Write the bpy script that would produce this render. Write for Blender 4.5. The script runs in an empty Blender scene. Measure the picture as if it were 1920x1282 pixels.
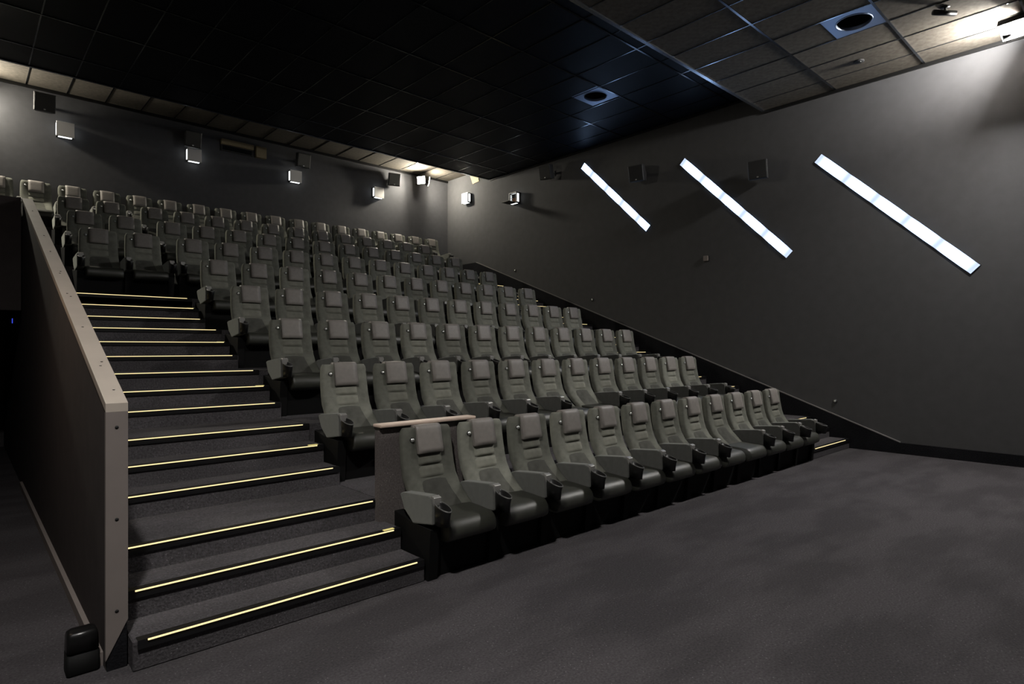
import bpy, bmesh, math, random
from mathutils import Vector, Matrix

random.seed(7)
SC = bpy.context.scene
COL = SC.collection

# ------------------------------------------------------------------ camera
EYE = 1.673
HEAD = math.radians(47.467)          # heading of the view in the floor plan
cam_d = bpy.data.cameras.new('camera')
cam_d.sensor_width = 36.0
cam_d.lens = 1130.2 / 1920.0 * 36.0
cam_d.shift_y = 10.8 / 1920.0
cam_d.clip_start = 0.05
cam = bpy.data.objects.new('camera', cam_d)
COL.objects.link(cam)
cam.location = (0, 0, EYE)
cam.rotation_euler = (math.radians(90), 0, HEAD - math.radians(90))
SC.camera = cam

# ------------------------------------------------------------------ world, exposure
world = bpy.data.worlds.new('world')
SC.world = world
world.use_nodes = True
bg = world.node_tree.nodes['Background']
bg.inputs['Color'].default_value = (0.6, 0.65, 0.8, 1)
bg.inputs['Strength'].default_value = 0.0
vs = SC.view_settings
vs.view_transform = 'Standard'
vs.look = 'None'
vs.exposure = 0.0
vs.gamma = 1.0
vs.use_curve_mapping = False

# strengths of the hall's lamps and the added passage fill
L_RIGHT = 790.0      # twin floodlight on the right wall: head along the hall
L_RIGHT_DOWN = 1750.0 # ... and head turned down to the front rows
L_REAR = 540.0       # twin floodlights on the rear wall
L_FRONT_LEFT = 1250.0  # floodlight on the left wall near the screen
L_PASSAGE_FILL = 40.0     # warm fill added unseen in the side passage
L_STRIP = 1.0
L_STEP = 1.0
L_BOX = 2.2

# ------------------------------------------------------------------ materials
def new_mat(name):
    m = bpy.data.materials.new(name)
    m.use_nodes = True
    nt = m.node_tree
    return m, nt, nt.nodes['Principled BSDF']

def mat(name, col, rough=0.6, metal=0.0, spec=0.5, noise=0.0, nscale=30.0, bump=0.0, bscale=200.0,
        sheen=0.0, sheen_tint=(1, 1, 1), detail=3.0, coat=0.0, tone=False):
    m, nt, b = new_mat(name)
    b.inputs['Base Color'].default_value = (*col, 1)
    b.inputs['Roughness'].default_value = rough
    b.inputs['Metallic'].default_value = metal
    b.inputs['Specular IOR Level'].default_value = spec
    if coat:
        b.inputs['Coat Weight'].default_value = coat
        b.inputs['Coat Roughness'].default_value = 0.25
    if sheen:
        b.inputs['Sheen Weight'].default_value = sheen
        b.inputs['Sheen Roughness'].default_value = 0.5
        b.inputs['Sheen Tint'].default_value = (*sheen_tint, 1)
    tc = nt.nodes.new('ShaderNodeTexCoord')
    if noise:
        n = nt.nodes.new('ShaderNodeTexNoise')
        n.inputs['Scale'].default_value = nscale
        n.inputs['Detail'].default_value = detail
        nt.links.new(tc.outputs['Object'], n.inputs['Vector'])
        r = nt.nodes.new('ShaderNodeMapRange')
        r.inputs['From Min'].default_value = 0.3
        r.inputs['From Max'].default_value = 0.7
        r.inputs['To Min'].default_value = 1 - noise
        r.inputs['To Max'].default_value = 1 + noise
        nt.links.new(n.outputs['Fac'], r.inputs['Value'])
        mx = nt.nodes.new('ShaderNodeMix')
        mx.data_type = 'RGBA'
        mx.blend_type = 'MULTIPLY'
        mx.inputs[0].default_value = 1.0
        mx.inputs[6].default_value = (*col, 1)
        nt.links.new(r.outputs['Result'], mx.inputs[7])
        nt.links.new(mx.outputs[2], b.inputs['Base Color'])
    if tone:
        at = nt.nodes.new('ShaderNodeAttribute'); at.attribute_type = 'OBJECT'; at.attribute_name = 'tone'
        m3 = nt.nodes.new('ShaderNodeMix'); m3.data_type = 'RGBA'; m3.blend_type = 'MULTIPLY'; m3.inputs[0].default_value = 1.0
        nt.links.new(mx.outputs[2], m3.inputs[6]); nt.links.new(at.outputs['Fac'], m3.inputs[7])
        nt.links.new(m3.outputs[2], b.inputs['Base Color'])
        mw = nt.nodes.new('ShaderNodeMath'); mw.operation = 'MULTIPLY'; mw.inputs[1].default_value = sheen
        nt.links.new(at.outputs['Fac'], mw.inputs[0]); nt.links.new(mw.outputs[0], b.inputs['Sheen Weight'])
    if bump:
        n2 = nt.nodes.new('ShaderNodeTexNoise')
        n2.inputs['Scale'].default_value = bscale
        n2.inputs['Detail'].default_value = 2.0
        nt.links.new(tc.outputs['Object'], n2.inputs['Vector'])
        bp = nt.nodes.new('ShaderNodeBump')
        bp.inputs['Strength'].default_value = bump
        bp.inputs['Distance'].default_value = 0.01
        nt.links.new(n2.outputs['Fac'], bp.inputs['Height'])
        nt.links.new(bp.outputs['Normal'], b.inputs['Normal'])
    return m

def emit(name, col, strength, sample=True):
    m, nt, b = new_mat(name)
    b.inputs['Base Color'].default_value = (0.02, 0.02, 0.02, 1)
    b.inputs['Emission Color'].default_value = (*col, 1)
    b.inputs['Emission Strength'].default_value = strength
    if not sample:
        m.cycles.emission_sampling = 'NONE'
    return m

def carpet(name, col):
    """dark flecked carpet: fine fibre speckle, vacuum marks, relief"""
    m, nt, b = new_mat(name)
    N, K = nt.nodes.new, nt.links.new
    tc = N('ShaderNodeTexCoord')
    n1 = N('ShaderNodeTexNoise'); n1.inputs['Scale'].default_value = 75; n1.inputs['Detail'].default_value = 4
    n2 = N('ShaderNodeTexNoise'); n2.inputs['Scale'].default_value = 1.7; n2.inputs['Detail'].default_value = 5
    n3 = N('ShaderNodeTexVoronoi'); n3.inputs['Scale'].default_value = 34
    for n in (n1, n3):
        K(tc.outputs['Object'], n.inputs['Vector'])
    mp = N('ShaderNodeMapping'); mp.inputs['Scale'].default_value = (.55, 1.5, 1); mp.inputs['Rotation'].default_value = (0, 0, .25)
    K(tc.outputs['Object'], mp.inputs['Vector']); K(mp.outputs['Vector'], n2.inputs['Vector'])
    r1 = N('ShaderNodeMapRange'); r1.inputs[1].default_value = .3; r1.inputs[2].default_value = .7; r1.inputs[3].default_value = .7; r1.inputs[4].default_value = 1.3
    r2 = N('ShaderNodeMapRange'); r2.inputs[1].default_value = .42; r2.inputs[2].default_value = .58; r2.inputs[3].default_value = .84; r2.inputs[4].default_value = 1.12
    K(n1.outputs['Fac'], r1.inputs[0]); K(n2.outputs['Fac'], r2.inputs[0])
    mu = N('ShaderNodeMath'); mu.operation = 'MULTIPLY'
    K(r1.outputs[0], mu.inputs[0]); K(r2.outputs[0], mu.inputs[1])
    fl = N('ShaderNodeMapRange'); fl.inputs[1].default_value = .06; fl.inputs[2].default_value = .14; fl.inputs[3].default_value = 2.6; fl.inputs[4].default_value = 1.0
    K(n3.outputs['Distance'], fl.inputs[0])
    mu2 = N('ShaderNodeMath'); mu2.operation = 'MULTIPLY'
    K(mu.outputs[0], mu2.inputs[0]); K(fl.outputs[0], mu2.inputs[1])
    mx = N('ShaderNodeMix'); mx.data_type = 'RGBA'; mx.blend_type = 'MULTIPLY'; mx.inputs[0].default_value = 1
    mx.inputs[6].default_value = (*col, 1)
    K(mu2.outputs[0], mx.inputs[7]); K(mx.outputs[2], b.inputs['Base Color'])
    b.inputs['Roughness'].default_value = 0.95
    b.inputs['Specular IOR Level'].default_value = 0.1
    bp = N('ShaderNodeBump'); bp.inputs['Strength'].default_value = .5; bp.inputs['Distance'].default_value = .01
    K(n1.outputs['Fac'], bp.inputs['Height']); K(bp.outputs['Normal'], b.inputs['Normal'])
    return m

def strip_mat():
    """diffuser over a row of LED modules: bright over each module, dimmer and bluer between"""
    m, nt, b = new_mat('strip_diffuser')
    N, K = nt.nodes.new, nt.links.new
    tc = N('ShaderNodeTexCoord'); sp = N('ShaderNodeSeparateXYZ')
    K(tc.outputs['Object'], sp.inputs[0])
    m1 = N('ShaderNodeMath'); m1.operation = 'MULTIPLY'; m1.inputs[1].default_value = 2 * math.pi / 0.6
    K(sp.outputs['X'], m1.inputs[0])
    m2 = N('ShaderNodeMath'); m2.operation = 'COSINE'; K(m1.outputs[0], m2.inputs[0])
    rp = N('ShaderNodeValToRGB')
    mr = N('ShaderNodeMapRange'); mr.inputs[1].default_value = -1; mr.inputs[2].default_value = 1
    K(m2.outputs[0], mr.inputs[0]); K(mr.outputs[0], rp.inputs[0])
    e = rp.color_ramp.elements
    e[0].position = 0.0; e[0].color = (0.62, 0.74, 1.0, 1)
    e[1].position = 0.45; e[1].color = (0.50, 0.76, 1.25, 1)
    b.inputs['Base Color'].default_value = (.1, .1, .1, 1)
    K(rp.outputs[0], b.inputs['Emission Color'])
    ms = N('ShaderNodeMapRange'); ms.inputs[1].default_value = -1; ms.inputs[2].default_value = .35; ms.inputs[3].default_value = L_STRIP; ms.inputs[4].default_value = 6.5 * L_STRIP
    K(m2.outputs[0], ms.inputs[0]); K(ms.outputs[0], b.inputs['Emission Strength'])
    return m

M = {}
M['wall'] = mat('wall_paint', (.072, .072, .074), .85, spec=.2, noise=.06, nscale=6, bump=.08, bscale=160)
M['wall_rear'] = mat('wall_fabric', (.080, .080, .085), .9, spec=.2, noise=.06, nscale=8, bump=.08, bscale=160)
M['skirt'] = carpet('skirting_carpet', (.012, .012, .014))
M['carpet'] = carpet('floor_carpet', (.055, .051, .054))
M['step_carpet'] = carpet('step_carpet', (.078, .073, .077))
M['low_wall'] = carpet('low_wall_carpet', (.125, .110, .106))
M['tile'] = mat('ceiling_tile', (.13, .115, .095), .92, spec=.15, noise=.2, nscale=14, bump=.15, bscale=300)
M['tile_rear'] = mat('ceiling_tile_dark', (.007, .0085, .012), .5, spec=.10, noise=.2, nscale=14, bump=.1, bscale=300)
M['tile_strip'] = mat('ceiling_tile_strip_shaded', (.075, .066, .054), .92, spec=.15, noise=.2, nscale=14, bump=.15, bscale=300)  # same tile as the front, darkened in colour to dim the strip's lighting
M['roof'] = mat('roof_slab', (.01, .01, .01), .9)
M['bar'] = mat('grid_bar_metal', (.20, .22, .25), .19, metal=1.0)
M['edge'] = mat('ceiling_edge_metal', (.42, .45, .5), .25, metal=1.0)
M['bar_dark'] = mat('dark_grid_bar', (.075, .085, .10), .17, metal=1.0)
M['vent'] = mat('vent_metal', (.29, .34, .43), .42, metal=1.0)
M['black'] = mat('black_plastic', (.007, .007, .007), .3, noise=.1)
M['base'] = mat('seat_base_black', (.0035, .0035, .0035), .7, spec=.2)
M['velvet'] = mat('velvet', (.158, .160, .135), .85, spec=.12, noise=.22, nscale=11, bump=.12, bscale=500, sheen=.08, sheen_tint=(.82, .86, .72), tone=True)
M['pad'] = mat('velvet_panel', (.195, .195, .163), .85, spec=.12, noise=.15, nscale=14, bump=.12, bscale=500, sheen=.08, sheen_tint=(.82, .86, .72), tone=True)
M['lower'] = mat('velvet_lower', (.078, .078, .068), .85, spec=.12, noise=.25, nscale=9, bump=.12, bscale=500, sheen=.08, sheen_tint=(.82, .86, .72), tone=True)
M['arm'] = mat('arm_cloth', (.09, .09, .084), .9, spec=.15, noise=.1, nscale=20, bump=.1, bscale=600, sheen=.5, sheen_tint=(.85, .88, .8))
M['head'] = mat('headrest_leather', (.215, .197, .180), .5, spec=.4, noise=.06, nscale=25, bump=.06, bscale=250)
M['cushion'] = mat('cushion_velvet', (.026, .027, .020), .5, spec=.9, noise=.15, nscale=16, bump=.06, bscale=400)
M['chrome'] = mat('polished_metal', (.95, .95, .93), .38, metal=1.0)
M['plate'] = mat('brushed_plate', (.42, .41, .39), .4, metal=.6)
M['cap'] = mat('partition_cap_laminate', (.41, .36, .308), .55, spec=.35, noise=.05, nscale=5)
M['postface'] = mat('partition_post_laminate', (.19, .165, .152), .6, spec=.3, noise=.05, nscale=5)
M['partition'] = mat('partition_fabric', (.05, .043, .042), .9, spec=.15, noise=.1, nscale=7)
M['wood'] = mat('pale_wood', (.6, .47, .385), .45, spec=.4, noise=.08, nscale=12)
M['liptrim'] = mat('skirting_lip', (.13, .125, .12), .6)
M['rim'] = mat('cup_rim', (.10, .10, .095), .4)
M['hole'] = mat('screw_hole', (.004, .004, .004), .8)
M['nosing'] = mat('nosing_strip', (.008, .008, .009), .4, spec=.4)
M['led'] = emit('step_led', (1.0, .80, .40), 1.3 * L_STEP, sample=False)
M['marker'] = emit('row_marker_glow', (1.0, .84, .3), .75 * L_STEP, sample=False)
M['boxled'] = emit('box_led', (.95, 1.0, 1.0), L_BOX, sample=False)
M['boxplate'] = mat('box_plate', (.62, .6, .58), .5, spec=.4)
M['boxbody'] = mat('box_body', (.02, .018, .016), .6)
M['grille'] = mat('speaker_grille', (.012, .012, .012), .7, bump=.4, bscale=900)
M['cabinet'] = mat('speaker_cabinet', (.03, .03, .03), .55, noise=.1)
M['brown'] = mat('box_interior', (.2, .1, .05), .7)
M['tan'] = mat('projection_trim', (.34, .27, .15), .6, noise=.1)
M['glass'] = mat('projection_glass', (.01, .012, .015), .06, spec=.6)
M['stripmat'] = strip_mat()
M['darkrim'] = mat('strip_frame', (.02, .02, .02), .5)
M['screen'] = mat('screen_white', (.7, .7, .7), .9)

# ------------------------------------------------------------------ mesh helpers
class MB:
    def __init__(s):
        s.v = []; s.f = []; s.sm = []
    def add(s, vs_, fs, smooth=False):
        o = len(s.v); s.v += [tuple(p) for p in vs_]
        for f in fs:
            s.f.append(tuple(i + o for i in f)); s.sm.append(smooth)
    def box(s, x0, x1, y0, y1, z0, z1):
        s.add([(x0, y0, z0), (x1, y0, z0), (x1, y1, z0), (x0, y1, z0), (x0, y0, z1), (x1, y0, z1), (x1, y1, z1), (x0, y1, z1)],
              [(0, 3, 2, 1), (4, 5, 6, 7), (0, 1, 5, 4), (1, 2, 6, 5), (2, 3, 7, 6), (3, 0, 4, 7)])
    def prism(s, pts, axis, a, b):
        """closed polygon pts (2D) swept along an axis ('x','y','z') from a to b"""
        n = len(pts)
        def P(p, t):
            if axis == 'x': return (t, p[0], p[1])
            if axis == 'y': return (p[0], t, p[1])
            return (p[0], p[1], t)
        area = sum(pts[i][0] * pts[(i + 1) % n][1] - pts[(i + 1) % n][0] * pts[i][1] for i in range(n))
        if area < 0: pts = pts[::-1]
        if axis == 'y': a, b = b, a
        vs_ = [P(p, a) for p in pts] + [P(p, b) for p in pts]
        fs = [tuple(range(n))[::-1], tuple(range(n, 2 * n))]
        fs += [(i, (i + 1) % n, (i + 1) % n + n, i + n) for i in range(n)]
        s.add(vs_, fs)
    def loft(s, rings, cap0=True, cap1=True, smooth=True, closed=True):
        n = len(rings[0]); vs_ = [p for r in rings for p in r]; fs = []
        for k in range(len(rings) - 1):
            for i in range(n if closed else n - 1):
                j = (i + 1) % n
                fs.append((k * n + i, k * n + j, (k + 1) * n + j, (k + 1) * n + i))
        if cap0: fs.append(tuple(range(n))[::-1])
        if cap1: fs.append(tuple(range((len(rings) - 1) * n, len(rings) * n)))
        s.add(vs_, fs, smooth)
    def cyl(s, c, r, h, axis='z', n=16, r2=None, smooth=True):
        r2 = r if r2 is None else r2
        rings = []
        for t, rr in ((0, r), (h, r2)):
            ring = []
            for i in range(n):
                a = 2 * math.pi * i / n
                u, w = rr * math.cos(a), rr * math.sin(a)
                ring.append({'z': (c[0] + u, c[1] + w, c[2] + t), 'x': (c[0] + t, c[1] + u, c[2] + w), 'y': (c[0] + w, c[1] + t, c[2] + u)}[axis])
            rings.append(ring)
        s.loft(rings, smooth=smooth)
    def bevel(s, w, seg=2):
        s._bev = (w, seg); return s
    def mesh(s, name, m):
        me = bpy.data.meshes.new(name)
        me.from_pydata(s.v, [], s.f)
        for p, sm in zip(me.polygons, s.sm): p.use_smooth = sm
        bm = bmesh.new(); bm.from_mesh(me)
        if getattr(s, '_bev', None):
            w, seg = s._bev
            bmesh.ops.bevel(bm, geom=[e for e in bm.edges if len(e.link_faces) == 2 and e.calc_face_angle(0) > .5], offset=w, segments=seg, affect='EDGES', profile=.5)
        bmesh.ops.recalc_face_normals(bm, faces=bm.faces)
        bm.to_mesh(me); bm.free()
        me.materials.append(m)
        return me

def obj(name, mb, m, parent=None, loc=None):
    me = mb if isinstance(mb, bpy.types.Mesh) else mb.mesh(name, m)
    o = bpy.data.objects.new(name, me)
    COL.objects.link(o)
    if parent is not None: o.parent = parent
    if loc is not None: o.location = loc
    return o

def tag(o, label=None, cat=None, group=None, kind=None):
    if label: o['label'] = label
    if cat: o['category'] = cat
    if group: o['group'] = group
    if kind: o['kind'] = kind
    return o

def thing(name, label, cat, loc=(0, 0, 0), rz=0.0, group=None):
    o = bpy.data.objects.new(name, None)
    o.empty_display_size = .1
    COL.objects.link(o)
    o.location = loc; o.rotation_euler = (0, 0, rz)
    return tag(o, label, cat, group)

def B(*a):
    mb = MB(); mb.box(*a); return mb

ORD = ['first', 'second', 'third', 'fourth', 'fifth', 'sixth', 'seventh', 'eighth', 'ninth', 'tenth', 'eleventh', 'twelfth',
       'thirteenth', 'fourteenth', 'fifteenth', 'sixteenth', 'seventeenth', 'eighteenth', 'nineteenth', 'twentieth']

# ------------------------------------------------------------------ room numbers
XL, XR = -0.8, 11.0            # left / right wall
YF, YB = -1.9, 14.9            # screen wall / rear wall
ZF, ZR, ZS = 6.06, 6.40, 6.75  # front ceiling, rear ceiling, strip along the rear wall
YE, YG = 5.05, 12.93           # rear edge of the front ceiling, rear edge of the rear ceiling
RISE, STEP = 0.475, 0.475 / 3
ROWS = 9
def PY(r): return 4.227 + 1.303 * (r - 2)      # front nosing of the platform of row r (r >= 2)
AX0, AX1 = 0.66, 2.46          # left aisle stairs
BX0, BX1 = 9.40, 10.94         # right aisle stairs

# ------------------------------------------------------------------ setting
fl = MB(); fl.box(XL, XR, YF, YB, -.08, 0)
floor = tag(obj('floor', fl, M['carpet']), kind='structure')
for r in range(2, ROWS + 1):
    x0 = AX1 if r < 6 else AX0
    x1 = BX0
    if r == ROWS: x0, x1 = XL, XR - .05
    y1 = PY(r + 1) if r < ROWS else YB
    obj('tier', B(x0, x1, PY(r), y1, 0.0, RISE * (r - 1)), M['step_carpet'], floor)
# floor over the side passage, in front of the last tier
obj('passage_roof', B(XL, AX0 - .105, 9.36, PY(ROWS), 3.1, 3.3), M['step_carpet'], floor)

def wall(name, mb, m): return tag(obj(name, mb, m), kind='structure')
wall_right = wall('wall_right', B(XR, XR + .15, YF - .15, YB + .15, -.08, 7.2), M['wall'])
wall_back = wall('wall_back', B(XL, XR, YB, YB + .15, -.08, 7.2), M['wall_rear'])
wall_left = wall('wall_left', B(XL - .15, XL, YF - .15, YB + .15, -.08, 7.2), M['wall'])
wall_front = wall('wall_front', B(XL, XR, YF - .15, YF, -.08, 7.2), M['wall'])

# bulkhead across the side passage, below the last rows
bulk = MB(); bulk.box(XL, .548, 9.3, 9.36, 2.12, 3.47)
wall('wall_passage', bulk, M['partition'])

# dark carpet skirting that follows the stairs along the right wall
sk = MB()
sk.prism([(YF, 0), (YF, .15), (2.876, .172), (13.479, 4.124), (YB, 4.124), (YB, 0)], 'x', XR - .05, XR)
skirt = tag(obj('baseboard_right', sk, M['skirt']), kind='structure')
lip = MB()
lip.prism([(2.876, .172), (13.479, 4.124), (13.479, 4.138), (2.876, .186)], 'x', XR - .052, XR)
obj('lip', lip, M['liptrim'], skirt)

# ------------------------------------------------------------------ ceiling
roof = MB(); roof.box(XL, XR, YF, YB, 7.1, 7.2)
ceiling = tag(obj('ceiling', roof, M['roof']), kind='structure')
TX, TY = .64, 1.28
def tile_mesh(name, w, d, m):
    mb = MB(); mb.box(-w / 2, w / 2, -d / 2, d / 2, 0, .02)
    mb.bevel(.004, 1)
    return mb.mesh(name, m)
def lay(x_lines, y_lines, z, m, skip=()):
    cache = {}
    for a, b in zip(x_lines[:-1], x_lines[1:]):
        for c, d in zip(y_lines[:-1], y_lines[1:]):
            cx, cy, w, dd = (a + b) / 2, (c + d) / 2, b - a - .008, d - c - .008
            if w < .05 or dd < .05: continue
            if any(abs(cx - sx) < .33 and c - .01 < sy < d + .01 for sx, sy in skip):
                sx, sy = next((q for q in skip if abs(cx - q[0]) < .33 and c - .01 < q[1] < d + .01))
                # half tile beside the vent plate
                if sy > cy: d = sy - .32
                else: c = sy + .32
                cy, dd = (c + d) / 2, d - c - .008
            key = (round(w, 3), round(dd, 3))
            if key not in cache: cache[key] = tile_mesh('tile', w, dd, m)
            obj('tile', cache[key], m, ceiling, (cx, cy, z))
def lines(anchor, step, lo, hi):
    k = math.ceil((lo - anchor) / step); out = [lo]
    while anchor + k * step < hi - .03:
        if anchor + k * step > lo + .03: out.append(anchor + k * step)
        k += 1
    return out + [hi]
V2, V1 = (8.88, 2.87), (8.81, 7.29)
xf = lines(7.92, TX, XL, XR); yf = lines(3.83, TY, YF, YE)
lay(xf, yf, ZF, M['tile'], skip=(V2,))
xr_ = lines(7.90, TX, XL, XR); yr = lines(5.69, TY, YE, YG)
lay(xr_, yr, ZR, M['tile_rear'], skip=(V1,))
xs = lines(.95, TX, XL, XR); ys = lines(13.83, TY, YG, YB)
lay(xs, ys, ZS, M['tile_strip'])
for (xx, yy, z, y0, y1, wx, bm_) in ((xf, yf, ZF, YF, YE, .03, 'bar'), (xr_, yr, ZR, YE, YG, .028, 'bar_dark'), (xs, ys, ZS, YG, YB, .02, 'bar_dark')):
    for x in xx[1:-1]:
        obj('grid_bar', B(x - .009, x + .009, y0, y1, z - .006, z + .014), M[bm_], ceiling)
    for y in yy[1:-1]:
        obj('grid_bar', B(XL, XR, y - wx / 2, y + wx / 2, z - .010, z + .014), M[bm_], ceiling)
obj('edge_trim', B(XL, XR, YE - .005, YE + .05, ZF - .022, ZF + .02), M['edge'], ceiling)
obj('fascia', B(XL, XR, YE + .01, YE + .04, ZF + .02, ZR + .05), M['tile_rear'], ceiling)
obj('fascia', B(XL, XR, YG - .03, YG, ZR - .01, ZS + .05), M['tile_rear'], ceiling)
obj('edge_trim', B(XL, XR, YG - .035, YG + .012, ZR - .018, ZR - .01), M['bar'], ceiling)
obj('wall_trim', B(XR - .035, XR, YF, YE, ZF - .055, ZF - .002), M['black'], ceiling)
obj('wall_trim', B(XL, XR, YB - .03, YB, ZS - .06, ZS - .002), M['black'], ceiling)
obj('wall_trim', B(XR - .035, XR, YE + .05, YG - .04, ZR - .045, ZR - .002), M['black'], ceiling)

# ------------------------------------------------------------------ stairs
def nosings():
    out = []
    for r in range(2, ROWS + 1):
        p = PY(r); z = RISE * (r - 1)
        out += [(r, 0, p - .62, z - 2 * STEP), (r, 1, p - .31, z - STEP), (r, 2, p, z)]
    return out
NS = nosings()
def stairs(name, label, x0, x1, lx0, lx1, kmax, marker_at, xtread):
    t = thing(name, label, 'stairs', ((x0 + x1) / 2, NS[0][2], 0))
    ox, oy = (x0 + x1) / 2, NS[0][2]
    cache = {}
    for i, (r, k, y, z) in enumerate(NS[:kmax]):
        last = (i == kmax - 1)
        if last: yend = y + .33
        else: yend = NS[i + 1][2]
        mb = MB(); mb.box(x0 - ox, x1 - ox, y - oy, yend - oy, 0, z - .002)
        mb.bevel(.006, 1)
        st = obj('step', mb, M['step_carpet'], t)
        nb = MB(); nb.box(x0 + .02 - ox, x1 - .01 - ox, y - .012 - oy, y + .04 - oy, z - .045, z + .003)
        obj('nosing', nb, M['nosing'], st)
        lb = MB(); lb.box(lx0 - ox, lx1 - ox, y - .019 - oy, y - .010 - oy, z - .006, z + .0012)
        obj('light_strip', lb, M['led'], st)
        if k == 1 and marker_at is not None:
            mk = MB(); mk.box(marker_at - .085 - ox, marker_at - ox, y + .0 - oy, y + .028 - oy, z + .003, z + .006)
            obj('row_marker', mk, M['marker'], st)
    return t
stairs('aisle_stairs', 'dark carpeted stairs with glowing warm edge strips, left of the seating', AX0, AX1, .725, 2.385, 15, 2.40, None)
# the right flight is continuous up to the last tier
stairs('aisle_stairs', 'dark carpeted stairs with short glowing edges along the right wall', BX0, BX1, 9.48, 10.72, 24, None, None)

# ------------------------------------------------------------------ partition on the left
def cz(y): return 1.385 + .372 * (y - 3.7)
px0, px1 = .556, .655
part = thing('partition_wall', 'sloping partition wall with pale cap and post, left of the stairs', 'partition', (.6, 3.7, 0))
def rel(mb, o):
    mb.v = [(x - o[0], y - o[1], z - o[2]) for x, y, z in mb.v]; return mb
PO = (.6, 3.7, 0)
mb = MB(); mb.prism([(3.73, 0), (3.73, cz(3.73) - .04), (9.3, cz(9.3) - .04), (PY(ROWS), cz(9.3) - .04), (PY(ROWS), 0)], 'x', px0 + .004, px1 - .004)
obj('panel', rel(mb, PO), M['partition'], part)
mb = MB(); mb.prism([(3.70, cz(3.7) - .045), (3.70, cz(3.7)), (9.3, cz(9.3)), (9.3, cz(9.3) - .04)], 'x', px0, px1)
cap = obj('cap', rel(mb, PO), M['cap'], part)
mb = MB(); mb.prism([(px0, .055), (px1, .25), (px1, cz(3.7) - .046), (px0, cz(3.7) - .046)], 'y', 3.70, 3.73)
post = obj('post_face', rel(mb, PO), M['postface'], part)
mb = B(px0 + .006, px1 - .004, 3.705, 3.73, 0, .3)
obj('post_foot', rel(mb, PO), M['skirt'], part)
for z in (1.259, .78, .303):
    mb = MB(); mb.cyl((.605, 3.6985, z), .009, .003, 'y', 10)
    obj('screw', rel(mb, PO), M['hole'], post)
for y, dx in ((3.86, .012), (4.19, .0), (4.25, .014), (4.84, -.005), (5.49, .004), (5.56, -.01), (6.1, .0), (6.16, .01), (6.8, .0), (7.41, .005), (8.58, .0)):
    mb = MB(); mb.cyl((.605 + dx, y, cz(y) + .0), .006, .003, 'z', 8)
    obj('screw', rel(mb, PO), M['hole'], cap)
mb = B(px0 - .022, px0 + .004, 3.80, 9.3, 0, .07)
obj('skirting', rel(mb, PO), M['postface'], part)

# black block at the foot of the partition
fb = thing('floor_block', 'black rounded block on the floor at the foot of the partition post', 'block', (.47, 3.82, 0))
mb = MB()
rings = []
for z, w, d in ((0, .069, .058), (.01, .071, .06), (.105, .069, .058)):
    rings.append([(sx * w + cx, sy * d + cy, z) for sx, sy, cx, cy in ((-1, -1, .01, 0), (-1, -1, 0, .01), (-1, 1, 0, -.01), (-1, 1, .01, 0), (1, 1, -.01, 0), (1, 1, 0, -.01), (1, -1, 0, .01), (1, -1, -.01, 0))][::-1])
mb.loft(rings)
obj('foot', mb, M['base'], fb)
mb = MB(); rings = []
for z, w, d in ((.105, .064, .052), (.116, .064, .052), (.118, .069, .057), (.190, .066, .053), (.206, .062, .049), (.215, .052, .04)):
    rings.append([(sx * w + cx, sy * d + cy, z) for sx, sy, cx, cy in ((-1, -1, .012, 0), (-1, -1, 0, .012), (-1, 1, 0, -.012), (-1, 1, .012, 0), (1, 1, -.012, 0), (1, 1, 0, -.012), (1, -1, 0, .012), (1, -1, -.012, 0))][::-1])
mb.loft(rings)
obj('cover', mb, M['black'], fb)

# ------------------------------------------------------------------ low wall behind the first row
lw = thing('low_wall', 'carpeted low wall with pale wooden rail behind the first front seats', 'wall', (2.41, 4.15, 0))
mb = B(0, .93, 0, .073, 0, 1.045)
obj('panel', mb, M['low_wall'], lw)
mb = B(-.012, .938, -.035, .085, 1.05, 1.076); mb.bevel(.008, 2)
obj('rail', mb, M['wood'], lw)
mb = B(-.004, .932, -.012, .078, 1.036, 1.0505)
obj('rail_base', mb, M['black'], lw)

# ------------------------------------------------------------------ seats
PROF = [(.36, -.34), (.40, -.32), (.44, -.285), (.50, -.205), (.572, -.125), (.654, -.072), (.73, -.048), (.80, -.034), (.86, -.024), (.945, -.014), (1.0, -.012), (1.03, -.010)]
def prof(z):
    for (a, ya), (b, yb) in zip(PROF[:-1], PROF[1:]):
        if z <= b: return ya + (yb - ya) * (z - a) / (b - a)
    return PROF[-1][1]
def hw(z):
    t = max(0.0, min(1.0, (z - .36) / .68))
    return .242 - .012 * t + .006 * math.sin(math.pi * t)

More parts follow.
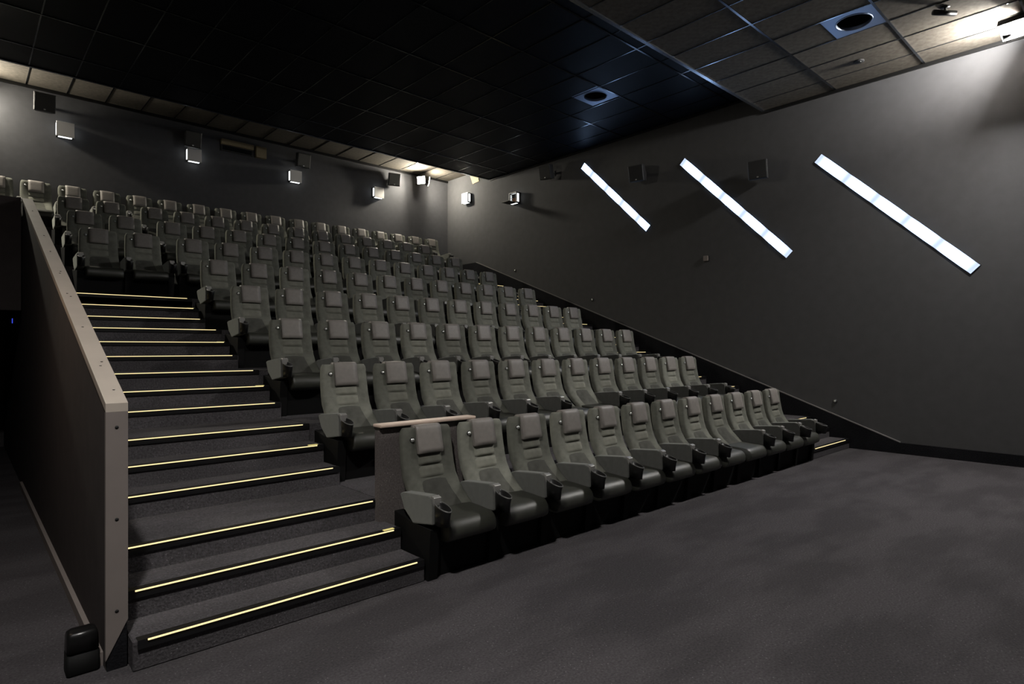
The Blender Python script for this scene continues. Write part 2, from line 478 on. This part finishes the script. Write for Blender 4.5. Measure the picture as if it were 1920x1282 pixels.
def seat_meshes():
    D = {}
    # backrest: rounded slab with slightly proud side bolsters
    mb = MB(); rings = []
    lev = [.38, .40, .44, .50, .54, .572, .61, .654, .70, .73, .78, .83, .88, .945, .985, 1.01, 1.028, 1.036]
    for z in lev:
        w, y = hw(z), prof(z)
        th_ = .082 if z > .6 else .082 + (.6 - z) * .12
        top = max(0.0, (z - .985) / .051)
        ins = .016 * top ** 2
        w -= ins; yb = y + th_ - ins; yf = y + ins * .8
        ring = []
        for fx, fy in ((-1, .72), (-1, .3), (-.985, .12), (-.94, .02), (-.88, -.06), (-.72, -.08), (-.55, .0), (-.3, .06), (0, .08), (.3, .06), (.55, .0), (.72, -.08), (.88, -.06), (.94, .02), (.985, .12), (1, .3), (1, .72), (.97, .9), (.9, 1.0), (.5, 1.04), (-.5, 1.04), (-.9, 1.0), (-.97, .9)):
            ring.append((fx * w, yf + fy * (yb - yf), z))
        rings.append(ring)
    mb.loft(rings)
    D['backrest'] = mb.mesh('backrest', M['velvet'])
    # two quilted panels below the headrest, each with its own edge
    def pad(z0, z1, w0, w1, proud):
        mb = MB(); rows = []; nx, nz = 8, 6
        for j in range(nz + 1):
            t = j / nz; z = z0 + (z1 - z0) * t
            w = w0 + (w1 - w0) * t
            row = []
            for i in range(nx + 1):
                s_ = i / nx
                e = min(1.0, 4.0 * min(s_, 1 - s_, t, 1 - t) + .0)
                h = proud * math.sqrt(max(0, 1 - (1 - e) ** 2))
                row.append(((2 * s_ - 1) * w, prof(z) + .006 - h, z))
            rows.append(row)
        mb.loft(rows, cap0=False, cap1=False, closed=False)
        return mb
    a = pad(.7375, .828, .123, .120, .017)
    D['panel_a'] = a.mesh('back_panel', M['pad'])
    b = pad(.642, .7325, .127, .124, .017)
    D['panel_b'] = b.mesh('back_panel', M['pad'])
    mb = MB(); rows = []
    for j in range(9):
        t = j / 8; z = .40 + (.636 - .40) * t; w = .178 - .048 * t; row = []
        for i in range(9):
            s_ = i / 8; e = min(1.0, 5.0 * min(s_, 1 - s_, 1 - t) + .0)
            row.append(((2 * s_ - 1) * w, prof(z) + .008 - .013 * math.sqrt(max(0, 1 - (1 - e) ** 2)), z))
        rows.append(row)
    mb.loft(rows, cap0=False, cap1=False, closed=False)
    D['lower_panel'] = mb.mesh('lower_panel', M['lower'])
    # headrest: bulging wrap over the top of the back
    mb = MB(); rings = []
    path = [(.832, .004), (.829, -.020), (.838, -.033), (.87, -.035), (.93, -.027), (.98, -.020), (1.02, -.014), (1.043, -.004), (1.054, .014), (1.056, .036), (1.052, .060), (1.035, .078), (.99, .086)]
    for z, dy in path:
        w = .118
        base = prof(min(z, 1.03))
        y = base + dy
        rings.append([(-w, y + .004, z), (-w * .997, y, z), (-w * .6, y - .001, z + .001), (0, y - .002, z + .002), (w * .6, y - .001, z + .001), (w * .997, y, z), (w, y + .004, z), (w, base + .03, min(z, 1.03)), (-w, base + .03, min(z, 1.03))])
    mb.loft(rings)
    D['headrest'] = mb.mesh('headrest', M['head'])
    # metal number stud
    mb = MB(); y = prof(.944) - .004; zc, xc = .944, -.16
    rings = []
    for rr, d in ((.021, .004), (.021, -.004), (.0165, -.006)):
        rings.append([(xc + rr * math.cos(a), y + d, zc + rr * math.sin(a)) for a in [2 * math.pi * i / 14 for i in range(14)]])
    mb.loft(rings)
    D['stud_ring'] = mb.mesh('stud_ring', M['black'])
    mb = MB(); rings = []
    for rr, d in ((.0168, -.005), (.0150, -.011), (.010, -.015), (.003, -.017)):
        rings.append([(xc + rr * math.cos(a), y + d, zc + rr * math.sin(a)) for a in [2 * math.pi * i / 14 for i in range(14)]])
    mb.loft(rings)
    D['stud'] = mb.mesh('stud', M['chrome'])
    # cushion with a big rounded front edge
    sec = [(-.16, .452), (-.30, .446), (-.42, .440), (-.47, .436)]
    R0 = .086
    cx, cz_ = -.522, .348
    for i in range(1, 10):
        a_ = math.radians(90 + i * 14)
        sec.append((cx + R0 * math.cos(a_), cz_ + R0 * math.sin(a_)))
    sec += [(-.585, .295), (-.55, .275), (-.16, .275)]
    mb = MB(); rings = []
    for x, s_ in ((-.222, .93), (-.216, .975), (-.2, 1.0), (-.1, 1.012), (0, 1.016), (.1, 1.012), (.2, 1.0), (.216, .975), (.222, .93)):
        rings.append([(x, -.36 + (y + .36) * (s_ if s_ < 1 else 1 + (s_ - 1) * .5), .36 + (z - .36) * s_) for y, z in sec])
    mb.loft(rings)
    D['cushion'] = mb.mesh('cushion', M['cushion'])
    # black plinth and side stands
    mb = MB()
    mb.prism([(-.43, 0), (-.47, .31), (-.10, .36), (-.04, .38), (-.04, 0)], 'x', -.24, .24)
    mb.prism([(-.47, 0), (-.50, .37), (-.24, .385), (-.02, .42), (-.02, 0)], 'x', -.318, -.238)
    D['base'] = mb.mesh('base', M['base'])
    # arm: upholstered side panel
    def arm(x0):
        mb = MB()
        mb.prism([(-.10, .568), (-.14, .582), (-.30, .598), (-.46, .612), (-.512, .600), (-.530, .56), (-.530, .415), (-.28, .375), (-.16, .46)], 'x', x0, x0 + .085)
        mb.bevel(.010, 2)
        return mb
    D['arm'] = arm(-.321).mesh('armrest', M['arm'])
    # cup holder: tilted oval tube
    def cup(x):
        mb = MB(); n = 18; rings = []
        for (z, ry, rx, cy, tilt) in ((.42, .074, .038, -.588, .02), (.50, .080, .041, -.591, .14), (.552, .086, .0425, -.597, .28), (.556, .084, .0405, -.597, .28), (.550, .076, .035, -.596, .26), (.47, .058, .030, -.588, .1)):
            ring = []
            for i in range(n):
                a_ = 2 * math.pi * i / n
                dy = ry * math.sin(a_)
                ring.append((x + rx * math.cos(a_), cy + dy, z + dy * tilt))
            rings.append(ring)
        mb.loft(rings)
        return mb
    D['cup'] = cup(-.279).mesh('cup_holder', M['black'])
    def rim(x):
        mb = MB(); n = 18; rings = []
        for (z, ry, rx) in ((.550, .0868, .0432), (.5575, .0872, .0434), (.5578, .083, .040), (.551, .0815, .039)):
            rings.append([(x + rx * math.cos(2 * math.pi * i / n), -.597 + ry * math.sin(2 * math.pi * i / n), z + .28 * ry * math.sin(2 * math.pi * i / n)) for i in range(n)])
        mb.loft(rings + [rings[0]], cap0=False, cap1=False)
        return mb
    D['rim'] = rim(-.279).mesh('holder_rim', M['rim']); D['rim_r'] = rim(.279).mesh('holder_rim', M['rim'])
    mb = MB(); mb.prism([(-.532, .545), (-.534, .606), (-.505, .617), (-.49, .612), (-.49, .60)], 'x', -.311, -.247); mb.bevel(.003, 1)
    D['clip'] = mb.mesh('holder_clip', M['plate'])
    # right-hand arm for the last seat of a row
    D['arm_r'] = arm(.236).mesh('armrest', M['arm'])
    D['cup_r'] = cup(.279).mesh('cup_holder', M['black'])
    mb = MB(); mb.prism([(-.532, .545), (-.534, .606), (-.505, .617), (-.49, .612), (-.49, .60)], 'x', .247, .311); mb.bevel(.003, 1)
    D['clip_r'] = mb.mesh('holder_clip', M['plate'])
    mb = MB(); mb.prism([(-.47, 0), (-.50, .37), (-.24, .385), (-.02, .42), (-.02, 0)], 'x', .238, .318)
    D['stand_r'] = mb.mesh('stand', M['base'])
    return D
SM = seat_meshes()

ROW_Y = {1: 4.055, 2: 5.474, 3: 6.777, 4: 8.075, 5: 9.383, 6: 10.675, 7: 11.975, 8: 13.278, 9: 14.605}
TONE = {(1, 0): .62, (1, 1): 1.25, (1, 2): .78, (1, 3): 1.15, (1, 4): 1.1, (2, 0): 1.2, (2, 1): .8, (2, 2): 1.1, (2, 6): 1.15, (2, 8): .8}
def seat(x, r, label, group, left_arm=True, right_arm=False, n=None):
    z = RISE * (r - 1)
    t = thing('cinema_seat', label, 'seat', (x, ROW_Y[r], z), 0, group)
    def p(name, key, par=t): return obj(name, SM[key], None, par)
    tone = TONE.get((r, n), random.uniform(.72, 1.2))     # nap of the velvet brushed this way or that
    bk = p('backrest', 'backrest')
    for o in (bk, p('back_panel', 'panel_a', bk), p('back_panel', 'panel_b', bk), p('lower_panel', 'lower_panel', bk)): o['tone'] = tone
    p('headrest', 'headrest')
    st = p('stud', 'stud'); st['label'] = 'polished round metal seat stud'
    p('stud_ring', 'stud_ring', st)
    p('cushion', 'cushion')
    p('base', 'base')
    if left_arm:
        a = p('armrest', 'arm'); c = p('cup_holder', 'cup', a); p('holder_clip', 'clip', a); p('holder_rim', 'rim', a)
    if right_arm:
        a = p('armrest', 'arm_r'); p('cup_holder', 'cup_r', a); p('holder_clip', 'clip_r', a); p('holder_rim', 'rim_r', a); p('stand', 'stand_r')
    return t
SX0, SP = 2.6316 + .16, .57
RAISED = {(1, 8), (2, 6)}
rowname = ['', 'front', 'second', 'third', 'fourth', 'fifth', 'sixth', 'seventh', 'eighth', 'rearmost']
for r in range(1, ROWS + 1):
    g = '%s row of cinema seats' % rowname[r]
    if r < 9:
        for k in range(12):
            lab = 'dark grey velvet cinema seat, %s from the left in the %s row block' % (ORD[k], rowname[r])
            if (r, k + 1) in RAISED: lab = 'velvet seat lacking its right armrest, %s from the left in the %s row block' % (ORD[k], rowname[r])
            if (r, k) in RAISED: lab = 'velvet seat lacking its left armrest, %s from the left in the %s row block' % (ORD[k], rowname[r])
            seat(SX0 + SP * k, r, lab, g, (r, k) not in RAISED, k == 11, k)
        if r in (6, 7, 8):
            for k, side in ((0, 'left'), (1, 'right')):
                seat(1.3553 + .16 + SP * k, r, 'dark grey velvet seat, %s one of the pair at far left of the %s row' % (side, rowname[r]), g, True, k == 1)
    else:
        for k in range(-5, 14):
            seat(SX0 + SP * k, r, 'dark grey velvet cinema seat, %s from the left in the rearmost row' % ORD[k + 5], g, True, k == 13)

# ------------------------------------------------------------------ light strips on the right wall
def strip(label, top, bot, width):
    (ya, za), (yb, zb) = top, bot
    cy, cz_ = (ya + yb) / 2, (za + zb) / 2
    L = math.hypot(ya - yb, za - zb)
    t = thing('light_strip', label, 'light strip', (XR, cy, cz_), 0, 'diagonal light strips on the right wall')
    ang = math.atan2(za - zb, ya - yb)
    # local x along the strip, local y out of the wall
    rot = Matrix(((0, -1, 0), (math.cos(ang), 0, -math.sin(ang)), (math.sin(ang), 0, math.cos(ang)))).to_4x4()
    t.matrix_world = Matrix.Translation((XR, cy, cz_)) @ rot
    mb = MB(); mb.box(-L / 2 - .006, L / 2 + .006, 0, .008, -width / 2 - .006, width / 2 + .006)
    obj('frame', mb, M['darkrim'], t)
    mb = MB(); mb.box(-L / 2, L / 2, .008, .014, -width / 2, width / 2)
    obj('diffuser', mb, M['stripmat'], t)
strip('glowing white diagonal light strip on the right wall, the farthest of three', (9.47, 6.02), (7.625, 4.26), .150)
strip('glowing white diagonal light strip on the right wall, the middle of three', (6.783, 5.51), (4.61, 3.35), .160)
strip('glowing white diagonal light strip on the right wall, the nearest of three', (4.118, 4.96), (1.922, 2.823), .165)

# ------------------------------------------------------------------ wall things: local frame has +y out of the wall
RZ_REAR, RZ_RIGHT = math.pi, math.pi / 2      # local +y -> -Y (rear wall) / -X (right wall)
def wall_light(label, loc, rz, is_open=False):
    t = thing('wall_light', label, 'wall light', loc, rz, 'cube wall lights')
    s = .145
    if is_open:
        mb = MB()
        for a in ((-s, -s + .02, .0, .15, -s, s), (s - .02, s, .0, .15, -s, s), (-s, s, .0, .15, -s, -s + .02), (-s, s, .0, .15, s - .02, s)):
            mb.box(*a)
        obj('body', mb, M['boxbody'], t)
        mb = MB(); mb.box(-s + .02, s - .02, .0, .02, -s + .02, s - .02)
        obj('back_plate', mb, M['boxbody'], t)
        mb = MB(); mb.box(-.07, .09, .02, .08, -.10, .02); mb.bevel(.01, 1)
        obj('inner_unit', mb, M['brown'], t)
        mb = MB()
        for a in ((-s, -s + .014, .15, .158, -s, s), (s - .014, s, .15, .158, -s, s), (-s, s, .15, .158, s - .014, s)): mb.box(*a)
        obj('rim', mb, M['boxplate'], t)
        mb = MB(); mb.box(-s, s, .155, .155 + .28, -s - .005, -s + .008)
        fp = obj('front_plate', mb, M['boxbody'], t); fp['label'] = 'front plate folded down'
    else:
        mb = MB(); mb.box(-s + .006, s - .006, 0, .145, -s + .006, s - .006)
        obj('body', mb, M['boxbody'], t)
        mb = MB(); mb.box(-s, s, .145, .16, -s, s); mb.bevel(.003, 1)
        obj('front_plate', mb, M['boxplate'], t)
    for a in ((-s - .002, -s + .02, .06, .125, -s + .035, s - .035), (s - .02, s + .002, .06, .125, -s + .035, s - .035),
              (-s + .035, s - .035, .06, .125, -s - .002, -s + .02), (-s + .035, s - .035, .06, .125, s - .02, s + .002)):
        mb = MB(); mb.box(*a)
        obj('light_bar', mb, M['boxled'], t)
for i, (x, z) in enumerate(((1.55, 5.985), (3.885, 5.985), (6.205, 5.955), (8.555, 5.96))):
    wall_light('small white cube wall light on the rear wall, %s from the left' % ORD[i], (x, YB, z), RZ_REAR)
wall_light('brightly lit white cube wall light on the right wall, next to the rear corner', (XR, 13.86, 6.03), RZ_RIGHT)
wall_light('opened cube wall light with its front hanging down, right wall near the rear', (XR, 11.80, 5.655), RZ_RIGHT, True)

def speaker(label, loc, rz, tilt=.22, w=.34, h=.34, yaw=0.0):
    t = thing('wall_speaker', label, 'speaker', loc, rz, 'black surround speakers on the walls')
    mb = MB()
    R = Matrix.Rotation(yaw, 4, 'Z') @ Matrix.Rotation(-tilt, 4, 'X')
    off = Vector((0, .22, 0))
    def tr(m_): m_.v = [tuple(R @ Vector(v) + off) for v in m_.v]; return m_
    # cabinet, narrower at the back
    a, b = w / 2, w / 2 * .72
    mb.loft([[(-b, -.13, -h / 2), (b, -.13, -h / 2), (b, -.13, h / 2), (-b, -.13, h / 2)], [(-a, .1, -h / 2), (a, .1, -h / 2), (a, .1, h / 2), (-a, .1, h / 2)]], smooth=False)
    mb.bevel(.006, 1)
    obj('cabinet', tr(mb), M['cabinet'], t)
    mb = MB(); mb.box(-a + .012, a - .012, .098, .112, -h / 2 + .012, h / 2 - .012); mb.bevel(.005, 1)
    g = obj('grille', tr(mb), M['grille'], t)
    mb = MB(); mb.box(-.016, .016, .111, .116, -h / 2 + .03, -h / 2 + .05)
    obj('badge', tr(mb), M['plate'], g)
    mb = MB()
    mb.box(-.07, .07, 0, .012, -.07, .07); mb.box(-.03, .03, .01, .12, -.025, .025)
    mb.bevel(.004, 1)
    obj('bracket', mb, M['cabinet'], t)
for i, (x, z) in enumerate(((1.213, 6.40), (3.816, 6.30), (6.34, 6.36), (8.968, 6.38))):
    speaker('black surround speaker high on the rear wall, %s from the left' % ORD[i], (x, YB, z), RZ_REAR, yaw=(-.22 if i == 3 else 0))
speaker('black surround speaker on the right wall, left of the farthest light strip', (XR, 10.47, 6.04), RZ_RIGHT, yaw=.16)
speaker('black surround speaker on the right wall between farthest and middle light strips', (XR, 7.74, 5.43), RZ_RIGHT, yaw=.16)
speaker('black surround speaker on the right wall between middle and nearest light strips', (XR, 5.07, 4.93), RZ_RIGHT, yaw=.16)

# projection port on the rear wall
pw = thing('projection_window', 'projection window with tan trim high in the middle of the rear wall', 'window', (5.0, YB, 6.38), RZ_REAR)
mb = MB(); mb.box(-.20, .52, 0, .10, .02, .135)      # local x is mirrored: +x is towards the left wall
obj('hood', mb, M['tan'], pw)
mb = MB(); mb.box(-.20, .52, 0, .04, -.12, .02)
obj('frame', mb, M['boxbody'], pw)
mb = MB(); mb.box(-.17, .49, .04, .045, -.10, .0)
obj('pane', mb, M['glass'], pw)
mb = MB(); mb.box(-.50, -.26, 0, .10, -.125, .135)
obj('side_panel', mb, M['tan'], pw)
# pale plate on the right wall beside the raised strip
mb = MB(); mb.prism([(.18, .14), (-.19, .07), (-.26, -.17), (.03, -.20)], 'x', -.02, 0)
tag(obj('cover_plate', mb, M['tan'], None, (XR, 13.63, 6.62)), 'pale slanted cover plate under the ceiling in the rear right corner', 'plate')

# ------------------------------------------------------------------ ceiling things
def vent(label, c, z):
    t = thing('ceiling_vent', label, 'vent', (c[0], c[1], z), 0, 'round ceiling vents')
    n = 32; mb = MB(); s = .318; r0 = .222
    def sq(a):
        u, v = math.cos(a), math.sin(a); k = s / max(abs(u), abs(v)); return (u * k, v * k)
    outer, o2, inner = [], [], []
    for i in range(n):
        a = 2 * math.pi * (i + .5) / n if False else 2 * math.pi * i / n
        q = sq(a)
        outer.append((q[0], q[1], -.004)); o2.append((q[0], q[1], .02)); inner.append((r0 * math.cos(a), r0 * math.sin(a), -.004))
    up = [(x, y, .02) for x, y, _ in inner]
    mb.loft([o2, outer, inner, up], cap0=False, cap1=False, smooth=False)
    obj('plate', mb, M['vent'], t)
    mb = MB()
    rings = []
    for r_, zz in ((.226, -.004), (.223, -.012), (.214, -.012), (.208, .0), (.206, .03)):
        rings.append([(r_ * math.cos(2 * math.pi * i / n), r_ * math.sin(2 * math.pi * i / n), zz) for i in range(n)])
    mb.loft(rings, cap0=False, cap1=False)
    obj('ring', mb, M['vent'], t)
    mb = MB(); rings = []
    for r_, zz in ((.208, .012), (.208, .25), (.001, .25)):
        rings.append([(r_ * math.cos(2 * math.pi * i / n), r_ * math.sin(2 * math.pi * i / n), zz) for i in range(n)])
    mb.loft(rings, cap0=False, cap1=False)
    obj('duct', mb, M['base'], t)
vent('square metal ceiling vent with round black opening, in the nearer ceiling at right', V2, ZF)
vent('square metal ceiling vent with round opening, in the dark farther ceiling', V1, ZR)

sd = thing('smoke_detector', 'small round black detector on the ceiling tile near the right wall', 'detector', (10.15, 3.21, ZF))
mb = MB(); rings = []
for r_, zz in ((.075, 0), (.075, -.012), (.05, -.022)):
    rings.append([(r_ * math.cos(2 * math.pi * i / 16), r_ * math.sin(2 * math.pi * i / 16), zz) for i in range(16)])
mb.loft(rings); obj('base', mb, M['cabinet'], sd)
mb = MB(); rings = []
for r_, zz in ((.045, -.018), (.042, -.030), (.02, -.034)):
    rings.append([(r_ * math.cos(2 * math.pi * i / 16), r_ * math.sin(2 * math.pi * i / 16), zz) for i in range(16)])
mb.loft(rings); obj('sensor', mb, M['black'], sd)

sp_ = thing('ceiling_spotlight', 'small black swivel spotlight, unlit, on the ceiling near the right floodlight', 'spotlight', (9.36, 1.95, ZF))
mb = MB(); mb.cyl((0, 0, -.012), .05, .012); obj('base', mb, M['black'], sp_)
mb = MB(); mb.cyl((0, 0, -.06), .012, .05); obj('stem', mb, M['black'], sp_)
mb = MB(); mb.cyl((-.16, .09, -.075), .034, .30, 'x', 14); 
Rz = Matrix.Rotation(math.radians(-38), 4, 'Z'); mb.v = [tuple(Rz @ Vector((v[0], v[1] - .09, v[2]))) for v in mb.v]
hd = obj('head', mb, M['black'], sp_)
mb = MB(); mb.cyl((.141, 0, -.075), .027, .006, 'x', 14); mb.v = [tuple(Rz @ Vector(v)) for v in mb.v]
obj('lens', mb, M['wood'], hd)

# ------------------------------------------------------------------ small things on the right wall
ts = thing('wall_sensor', 'small pale square sensor low between light strips on the right wall', 'sensor', (XR, 6.25, 3.455), RZ_RIGHT)
mb = MB(); mb.box(-.05, .05, 0, .035, -.055, .055); mb.bevel(.008, 2); obj('cover', mb, M['postface'], ts)
mb = MB(); mb.box(-.058, .058, 0, .006, -.063, .063); obj('back_plate', mb, M['boxbody'], ts)
for lab, y, z in (('small round black socket on the right wall above the upper skirting', 11.86, 3.746), ('small round black socket low on the right wall near the front', 3.845, .763), ('small round black socket on the right wall above mid stairs', 9.183, 2.802)):
    s_ = thing('wall_socket', lab, 'socket', (XR, y, z), RZ_RIGHT, 'round wall sockets')
    mb = MB(); mb.cyl((0, 0, 0), .035, .012, 'y', 16); obj('ring', mb, M['cabinet'], s_)
    mb = MB(); mb.cyl((0, .012, 0), .018, .006, 'y', 12); obj('plug', mb, M['chrome'], s_)

# ------------------------------------------------------------------ floodlights
def flood(t, name, head, aim, L, col, w=.34, h=.24, hood=0.0):
    """lamp head at 'head' (world) shining along 'aim': housing, rim and glowing lens"""
    aim = Vector(aim).normalized()
    up = Vector((0, 0, 1)); xax = aim.cross(up).normalized(); zax = xax.cross(aim)
    R = Matrix((xax, aim, zax)).transposed().to_4x4()
    T = Matrix.Translation(Vector(head)) @ R
    Ti = t.matrix_world.inverted() if False else Matrix.Translation(-Vector(t.location))
    def tr(m_): m_.v = [tuple(Ti @ T @ Vector(v)) for v in m_.v]; return m_
    mb = MB()
    mb.loft([[(-w * .35, -.10, -h * .35), (w * .35, -.10, -h * .35), (w * .35, -.10, h * .35), (-w * .35, -.10, h * .35)], [(-w / 2, -.01, -h / 2), (w / 2, -.01, -h / 2), (w / 2, -.01, h / 2), (-w / 2, -.01, h / 2)]], smooth=False)
    hs = obj('housing', tr(mb), M['black'], t)
    mb = MB(); mb.box(-w / 2 + .012, w / 2 - .012, -.012, .0, -h / 2 + .012, h / 2 - .012)
    obj('lens', tr(mb), emit(name, col, L), hs)
    if hood:                       # hood added around the lens to keep its light off the rear rows
        mb = MB(); a, c = w / 2, h / 2
        mb.box(-a, -a + .006, -.01, hood, -c, c); mb.box(a - .006, a, -.01, hood, -c, c)
        mb.box(-a, a, -.01, hood, -c, -c + .006); mb.box(-a, a, -.01, hood, c - .006, c)
        obj('hood', tr(mb), M['base'], hs)
    return hs
def arm_bar(t, a, b, r=.014):
    a, b = Vector(a) - Vector(t.location), Vector(b) - Vector(t.location)
    d = (b - a); q = d.to_track_quat('Z', 'Y').to_matrix()
    mb = MB(); mb.cyl((0, 0, 0), r, d.length, 'z', 8); mb.v = [tuple(q @ Vector(v) + a) for v in mb.v]
    obj('bracket', mb, M['black'], t)
WARM = (1.0, .965, .925)
lr = thing('floodlight', 'glowing twin floodlight under the ceiling at the top right, on the right wall', 'floodlight', (XR, 1.43, 5.9))
flood(lr, 'flood_right', (10.27, 1.45, 5.91), (.08, .90, .42), L_RIGHT, WARM, .28, .26)
flood(lr, 'flood_right_down', (10.08, 1.36, 5.85), (-.46, .04, -.89), L_RIGHT_DOWN, WARM, .28, .28, .085)
arm_bar(lr, (XR, 1.22, 5.90), (10.20, 1.29, 5.93))
lb_ = thing('floodlight', 'glowing twin floodlight high on the rear wall near the right corner', 'floodlight', (9.83, YB, 6.45))
flood(lb_, 'flood_rear_right_a', (9.72, 14.44, 6.46), (-.86, -.40, -.10), L_REAR * 1.5, (1, .93, .78), .26, .22)
flood(lb_, 'flood_rear_right_b', (9.98, 14.42, 6.46), (.86, -.45, -.12), L_REAR, (1, .93, .78), .26, .22)
arm_bar(lb_, (9.85, YB, 6.45), (9.85, 14.5, 6.45))
ll = thing('floodlight', 'floodlight high on the rear wall near the left corner, just out of view', 'floodlight', (-.1, YB, 6.45))
flood(ll, 'flood_rear_left', (.02, 14.70, 6.44), (.42, -.80, -.45), L_REAR * 2.1, (1, .93, .78), .26, .22)
arm_bar(ll, (-.1, YB, 6.45), (-.02, 14.79, 6.45))
if L_FRONT_LEFT > 0:
    lf = thing('floodlight', 'floodlight high on the left wall near the screen, out of view', 'floodlight', (XL, 1.4, 5.9))
    flood(lf, 'flood_front_left', (-.3, 1.2, 5.9), (.22, .08, -.97), L_FRONT_LEFT, WARM, .30, .30, .09)
    arm_bar(lf, (XL, 1.2, 5.9), (-.36, 1.15, 5.9))

# added warm fill for the partition face; small blue lamp deep inside the passage
pl = thing('passage_fill', 'added warm fill lamp on the left wall of the side passage, just out of view', 'lamp', (XL, 5.2, 2.3))
mb = MB(); mb.box(0, .05, -.15, .15, -.09, .09); mb.bevel(.008, 2); obj('housing', mb, M['boxbody'], pl)
mb = MB(); mb.box(.05, .055, -.13, .13, -.07, .07); obj('lens', mb, emit('passage_fill_glow', (1, .72, .5), L_PASSAGE_FILL), pl)
bl = thing('exit_lamp', 'small blue glowing lamp in the dark side passage at far left', 'lamp', (px0 + .004, 10.1, 2.02), 0)
mb = MB(); mb.box(-.05, 0, -.05, .05, -.04, .04); mb.bevel(.006, 1); obj('housing', mb, M['boxbody'], bl)
mb = MB(); mb.box(-.056, -.05, -.04, .04, -.03, .03); obj('lens', mb, emit('blue_glow', (.06, .1, 1), .7), bl)
